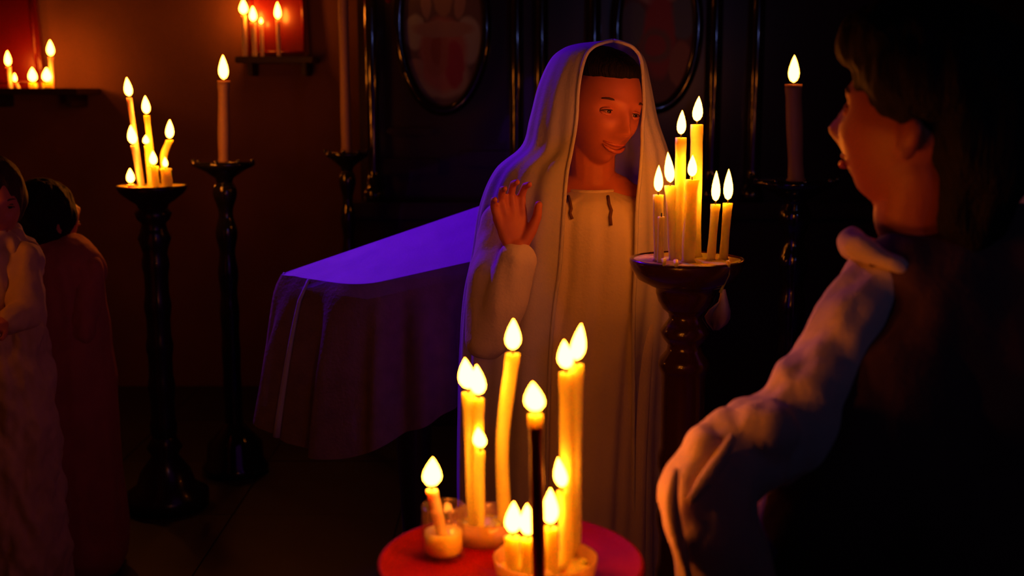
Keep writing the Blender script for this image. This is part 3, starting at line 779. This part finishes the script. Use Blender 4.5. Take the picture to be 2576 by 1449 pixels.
# hair under the veil
l = Lump(); l.ball(hc + RW @ Vector((-.006, .014, .086)), (.074, .098, .046), RW, 40, 28); l.ball(hc + RW @ Vector((0, .045, .02)), (.082, .080, .10), RW, 40, 28)
l.build('hair', M['hair'], wo, .004, 3, .002, (60, 60, 10))

def loft_rows(rows, ncol, nrow, par, name, m, angf, folds, closed=False, zend=None):
    """rows: (ypx, xl, xr, cy, ry, aux...) in photo pixels at distance YW"""
    R_ = spline(rows, nrow); V = []; Fc = []
    for i, r in enumerate(R_):
        y, xl, xr, cy, ry = r[:5]
        a = P(xl, y, YW); b = P(xr, y, YW); cx = (a.x+b.x)/2; rx = (b.x-a.x)/2; z = a.z
        if zend is not None: z = max(z, zend)
        a0, a1 = angf(r, cx, rx)
        for k in range(ncol):
            an = a0 + (a1-a0)*k/(ncol-1 if not closed else ncol)
            f = 1 + folds(an, i/(nrow-1))
            V.append((cx + rx*f*math.sin(an), cy - ry*f*math.cos(an), z))
    for i in range(nrow-1):
        for k in range(ncol if closed else ncol-1):
            k2 = (k+1) % ncol; Fc.append((i*ncol+k, (i+1)*ncol+k, (i+1)*ncol+k2, i*ncol+k2))
    return pyd(name, V, Fc, m, par), V
yfl = 2250  # a row well below the frame, at the floor
zfl = lambda y: P(1430, y, YW).z
yb_ = [y for y in range(1449, 4000, 10) if zfl(y) < .02][0]
gown_rows = [(478, 1424, 1554, YW+.02, .070), (492, 1385, 1592, YW+.02, .088), (512, 1322, 1645, YW+.02, .105), (560, 1290, 1676, YW+.02, .122), (700, 1275, 1684, YW+.02, .132), (900, 1235, 1672, YW+.02, .150), (1100, 1205, 1664, YW+.02, .165), (1300, 1190, 1660, YW+.02, .175), (1449, 1185, 1660, YW+.02, .18), (yb_, 1150, 1690, YW+.02, .20)]
def gf(an, t): return .030*min(1, t*3)*math.sin(13*an+2.2*math.sin(2*an+1)+t*2) + .016*min(1, t*3)*math.sin(29*an+t*3) + .02*math.sin(an*5+t*9)*t
go, GV = loft_rows(gown_rows, 160, 90, wo, 'gown', M['gown'], lambda r, cx, rx: (0, 2*math.pi), gf, True)
so = go.modifiers.new('t', 'SOLIDIFY'); so.thickness = .003
# neckline band and two cords
pts = [GV[k] for k in range(0, 160, 4)]; tube('neck_band', pts, .004, M['gown'], go, 8, closed=True)
def on_gown(px, py):
    i = min(range(len(GV)), key=lambda q: (GV[q][0]-P(px, py, 2.54).x)**2 + (GV[q][2]-P(px, py, 2.54).z)**2 + (0 if GV[q][1] < YW else 9))
    return Vector(GV[i]) + Vector((0, -.004, 0))
for (xa, ya_, xb, yb2) in ((1434, 500, 1440, 552), (1534, 498, 1540, 566)):
    tube('cord', [on_gown(xa+(xb-xa)*q, ya_+(yb2-ya_)*q) for q in np.linspace(0, 1, 5)], .0035, M['seam'], go, 8)

# veil: rows (y, xl, xr, cy, ry, openL, openR)
vr = [(102, 1512, 1572, YW+.03, .024, 1541, 1545), (109, 1452, 1586, YW+.035, .062, 1514, 1568), (122, 1415, 1606, YW+.035, .094, 1486, 1594), (150, 1384, 1626, YW+.04, .110, 1466, 1612), (215, 1354, 1640, YW+.04, .122, 1451, 1618), (300, 1332, 1656, YW+.04, .128, 1445, 1614), (370, 1312, 1678, YW+.04, .130, 1434, 1606),
      (430, 1246, 1694, YW+.035, .135, 1421, 1600), (520, 1208, 1706, YW+.03, .150, 1412, 1590), (650, 1188, 1708, YW+.03, .165, 1402, 1586), (750, 1168, 1702, YW+.03, .170, 1388, 1582), (870, 1158, 1688, YW+.03, .175, 1378, 1582), (1050, 1152, 1674, YW+.03, .185, 1372, 1586), (1250, 1150, 1668, YW+.03, .19, 1370, 1592), (1449, 1150, 1668, YW+.03, .195, 1370, 1596), (yb_-60, 1150, 1690, YW+.03, .20, 1370, 1596)]
def vang(r, cx, rx):
    xl, xr, oL, oR = r[1], r[2], r[5], r[6]; m_ = (xl+xr)/2; h = (xr-xl)/2
    aL = math.asin(max(-.98, min(.98, (oL-m_)/h))); aR = math.asin(max(-.98, min(.98, (oR-m_)/h)))
    return aR, 2*math.pi + aL
def vf(an, t):
    g_ = min(1, max(0, t-.12)*2.2)
    return g_*(.030*math.sin(11*an+2*math.sin(3*an)+t*1.5) + .016*math.sin(23*an-t*2)) + .006*math.sin(9*an+4*t)
ve, VV = loft_rows(vr, 170, 110, wo, 'veil', M['veil'], vang, vf)
so = ve.modifiers.new('t', 'SOLIDIFY'); so.thickness = .0025
for k in (0, 169):
    pts = [Vector(VV[i*170+k]) for i in range(0, 110)]
    tube('hem', pts, .0042, M['veil'], ve, 8)
pts = [Vector(VV[k]) for k in range(0, 170, 5)]
# gown sleeve of the raised arm
l = Lump(); l.chain([P(1262, 560, YW-.05), P(1236, 700, 2.52), P(1232, 850, 2.51), P(1262, 760, 2.49), P(1292, 680, 2.482), P(1299, 655, 2.48)], [.050, .052, .050, .046, .042, .040])
l.build('sleeve', M['gown'], wo, .006, 4, .010, (16, 16, 7))

# ------------------------------------------------------------------ dark-haired person in the foreground
YMn = 1.60
mp_ = thing('person', 'person with thick dark hair seen from behind in a dark cloak with a pale sleeve', 'person', (P(2440, 900, YMn).x, YMn, 0))
mc = P(2304, 308, YMn-.01); mk = 1.06
RM = Matrix.Rotation(math.radians(-138), 3, 'Z') @ Matrix.Rotation(math.radians(-10), 3, 'X')
l = Lump(); add_head(l, RM, mc, mk)
nk = P(2312, 540, YMn+.01)
l.chain([mc + RM @ Vector((0, .03, -.05)), nk, P(2370, 640, YMn+.01)], [.060, .060, .075])
mS = P(2225, 745, YMn-.02); mE = P(1880, 1140, 1.44); mH = P(1845, 1640, 1.38)
l.chain([P(2370, 640, YMn), mS], [.06, .048]); l.chain([mS, P(2112, 915, 1.545), P(2000, 1062, 1.50), P(1885, 1135, 1.46), P(1800, 1190, 1.43), P(1790, 1350, 1.40), mH], [.044, .042, .042, .040, .038, .034, .028])
mS2 = P(2720, 745, YMn); l.chain([P(2370, 640, YMn), mS2, P(2800, 1200, YMn), P(2800, 1500, YMn-.05)], [.06, .05, .04, .03])
hand_into(l, Matrix.Rotation(math.pi, 3, 'X'), mH, .5, 1.0)
tx = P(2450, 800, YMn).x
l.ball((tx, YMn+.01, 1.15), (.17, .11, .19)); l.ball((tx, YMn+.01, .95), (.16, .11, .2))
for s_ in (-1, 1):
    l.chain([(tx+s_*.08, YMn+.01, .85), (tx+s_*.09, YMn, .48), (tx+s_*.09, YMn+.02, .08)], [.09, .06, .045]); l.chain([(tx+s_*.09, YMn+.02, .045), (tx+s_*.10, YMn+.15, .03)], [.04, .03])
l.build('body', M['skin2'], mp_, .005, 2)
l = Lump()
bk = Vector((.72, -.69, 0)); up = Vector((0, 0, 1))
l.ball(mc + bk*.034 + up*.062, (.110, .112, .092), None, 40, 28)
l.ball(mc + bk*.094 - up*.015, (.074, .074, .105), None, 32, 20)
l.ball(mc - bk*.010 + up*.105, (.098, .100, .062), None, 32, 20)
l.chain([mc + bk*.092 - up*.05, mc + bk*.085 - up*.115], [.066, .046])
l.build('hair', M['hair'], mp_, .006, 3, .010, (30, 30, 9))
face_parts(RM, mc, mk, mp_)
# cloak
l = Lump()
l.chain([P(2310, 705, YMn-.01), P(2460, 660, YMn-.01), P(2720, 745, YMn-.01)], [.078, .092, .085])
l.ball((tx+.01, YMn, 1.10), (.215, .150, .23)); l.ball((tx+.01, YMn, .85), (.225, .165, .30)); l.ball((tx+.01, YMn, .45), (.24, .19, .42), None, 24, 14)
l.chain([P(2700, 760, YMn), P(2790, 1200, YMn), P(2790, 1500, YMn-.05)], [.085, .085, .075])
l.chain([P(2300, 900, YMn-.05), P(2150, 1180, 1.50), P(2050, 1360, 1.47), P(2060, 1600, 1.47)], [.080, .085, .090, .095])
l.chain([P(2260, 1000, 1.55), P(2230, 1300, 1.53), P(2250, 1650, 1.53)], [.11, .12, .12])
l.build('cloak', M['cloak'], mp_, .008, 6, .012, (11, 11, 4), cut=lambda p: p.z < .03)
l = Lump()
l.chain([P(2225, 735, YMn-.015), P(2112, 915, 1.545), P(2000, 1062, 1.50), P(1885, 1135, 1.46), P(1800, 1190, 1.43), P(1782, 1260, 1.41), P(1795, 1350, 1.40), P(1835, 1500, 1.39), P(1840, 1620, 1.38)],
        [.062, .064, .066, .060, .058, .060, .060, .062, .066])
l.ball(P(1822, 1112, 1.44), (.036, .04, .034)); l.ball(P(1925, 1085, 1.44), (.045, .05, .045)); l.ball(P(1775, 1150, 1.42), (.03, .04, .04))
l.build('sleeve', M['sleeve'], mp_, .005, 5, .013, (17, 17, 10))
for pts, rr in (([P(1845, 1095, 1.392), P(1815, 1150, 1.380), P(1770, 1215, 1.362), P(1735, 1262, 1.355)], .010), ([P(1700, 1180, 1.372), P(1690, 1260, 1.352), P(1705, 1350, 1.345), P(1735, 1460, 1.340)], .009), ([P(1950, 1040, 1.43), P(1955, 1085, 1.415), P(1935, 1125, 1.405)], .010)):
    sp3 = spline(pts, 12); tube('sleeve_fold', sp3, [rr*(.35+.65*math.sin(math.pi*q)) for q in np.linspace(.06, .94, 12)], M['sleeve'], mp_, 10)
# collar
nkc = P(2312, 622, YMn-.0)
pts = []
for k in range(20):
    q = math.radians(75 + 165*k/19); pts.append(nkc + Vector((.088*math.cos(q), .080*math.sin(q), .014*math.cos(q*2) - .01)))
l = Lump()
for k in range(19): l.chain([pts[k], pts[k+1]], [.010+.011*math.sin(math.pi*k/19), .010+.011*math.sin(math.pi*(k+1)/19)], 10)
l.build('collar', M['sleeve'], mp_, .005, 3, .005, (25, 25, 25))

# ------------------------------------------------------------------ simple standing figures at the frame edges
def figure(label, head_px, Y, k, look, hairmat, robe, robe_m, hairoff, sh, arms, z_hip=.75, width=.15, hair_r=(.092, .108, .112)):
    c = P(*head_px, Y)
    t = thing('person', label, 'person', (c.x, Y, 0))
    R_ = Matrix.Rotation(math.radians(look[0]), 3, 'Z') @ Matrix.Rotation(math.radians(look[1]), 3, 'X')
    l = Lump(); add_head(l, R_, c, k)
    shA, shB = P(*sh[0], Y), P(*sh[1], Y); mid = (shA+shB)/2
    l.chain([c + R_ @ Vector((0, .02, -.06))*k, mid + Vector((0, 0, .03)), mid], [.05*k, .047*k, .06*k])
    l.chain([shA, mid, shB], [.045*k, .06*k, .045*k])
    hip = Vector((mid.x, Y, z_hip)); l.chain([mid, (mid*.5+hip*.5), hip], [.085*k, .095*k, .11*k])
    for s_ in (-1, 1): l.chain([hip+Vector((s_*.07*k, 0, 0)), Vector((mid.x+s_*.08*k, Y, .08))], [.075*k, .04*k]); l.chain([Vector((mid.x+s_*.08*k, Y, .04)), Vector((mid.x+s_*.09*k, Y+.10, .03))], [.035*k, .025*k])
    for (a_, b_, c_, mir) in arms:
        l.chain([P(*a_), P(*b_), P(*c_)], [.040*k, .032*k, .022*k])
        d_ = (P(*c_)-P(*b_)).normalized(); hand_into(l, d_.to_track_quat('Z', 'Y').to_matrix(), P(*c_), .6, .85*k, mir)
    l.build('body', M['skin'], t, .006, 2)
    face_parts(R_, c, k, t)
    l = Lump(); l.ball(c + R_ @ Vector(hairoff)*k, tuple(q*k for q in hair_r), R_, 36, 24)
    l.build('hair', M[hairmat], t, .006, 2, .006, (40, 40, 14))
    l = Lump()
    l.chain([shA, mid+Vector((0, 0, .005)), shB], [.062*k, .070*k, .062*k])
    l.chain([mid, mid*.5+hip*.5, hip, Vector((hip.x, Y, .4)), Vector((hip.x, Y, .1))], [.12*k, .135*k, .15*k, width*1.1, width*1.2])
    l.build(robe, M[robe_m], t, .006, 3, .020 if robe == 'shawl' else .010, (22, 22, 11) if robe == 'shawl' else (13, 13, 5))
    l2 = []
    for (a_, b_, c_, mir) in arms:
        q = P(*b_)*.25+P(*c_)*.75
        l = Lump(); l.chain([P(*a_), P(*b_), q], [.060*k, .050*k, .038*k]); l.build('sleeve', M[robe_m], t, .006, 3, .009, (20, 20, 12))
    return t
figure('child with black hair and bowed head in a russet jacket, seen from behind', (124, 545), 3.60, .95, (150, -22), 'hair', 'jacket', 'childr', (0, .016, .022), ((98, 680), (216, 674)),
       [((216, 682, 3.58), (200, 828, 3.53), (112, 858, 3.56), -1), ((98, 690, 3.60), (85, 800, 3.70), (92, 856, 3.74), 1)], .62, .13)
figure('child with brown hair in a warm-lit tan shawl beside the black-haired child', (-12, 512), 3.22, .92, (28, 6), 'hairb', 'shawl', 'shawl', (0, .02, .026), ((-92, 650), (58, 650)),
       [((58, 656, 3.20), (66, 790, 3.14), (8, 812, 3.05), 1)], .66, .13)
figure('person in a pale robe mostly hidden behind the dark-haired person', (2672, 300), 2.05, 1.0, (60, 0), 'hairb', 'robe', 'sleeve', (0, .02, .026), ((2562, 552), (2880, 552)), [], .85, .17)

# added low candle stand, unseen past the frame edge, to light the children
lx, ly = -1.56, 2.92
t = thing('candlestick', 'added low wooden candlestick, out of view, lighting the two children', 'candle stand', (lx, ly, 0))
lathe('bowl', (lx, ly), [(.001, 1.04), (.07, 1.04), (.075, 1.05), (.06, 1.01), (.02, .98)], M['wood'], t, 28, cap=False)
lathe('stem', (lx, ly), [(.02, .98), (.03, .7), (.02, .4), (.035, .2), (.12, .04), (.12, 0), (.001, 0)], M['wood'], t, 28, cap=False)
candle('white candle on the added low candlestick lighting the two children', (lx-.025, ly, 1.22), (lx-.025, ly, 1.04), .011, .022, .060, 'waxw', 'candles on the added low candlestick')
candle('shorter white candle on the added low candlestick lighting the two children', (lx+.03, ly, 1.17), (lx+.03, ly, 1.04), .011, .022, .060, 'waxw', 'candles on the added low candlestick')
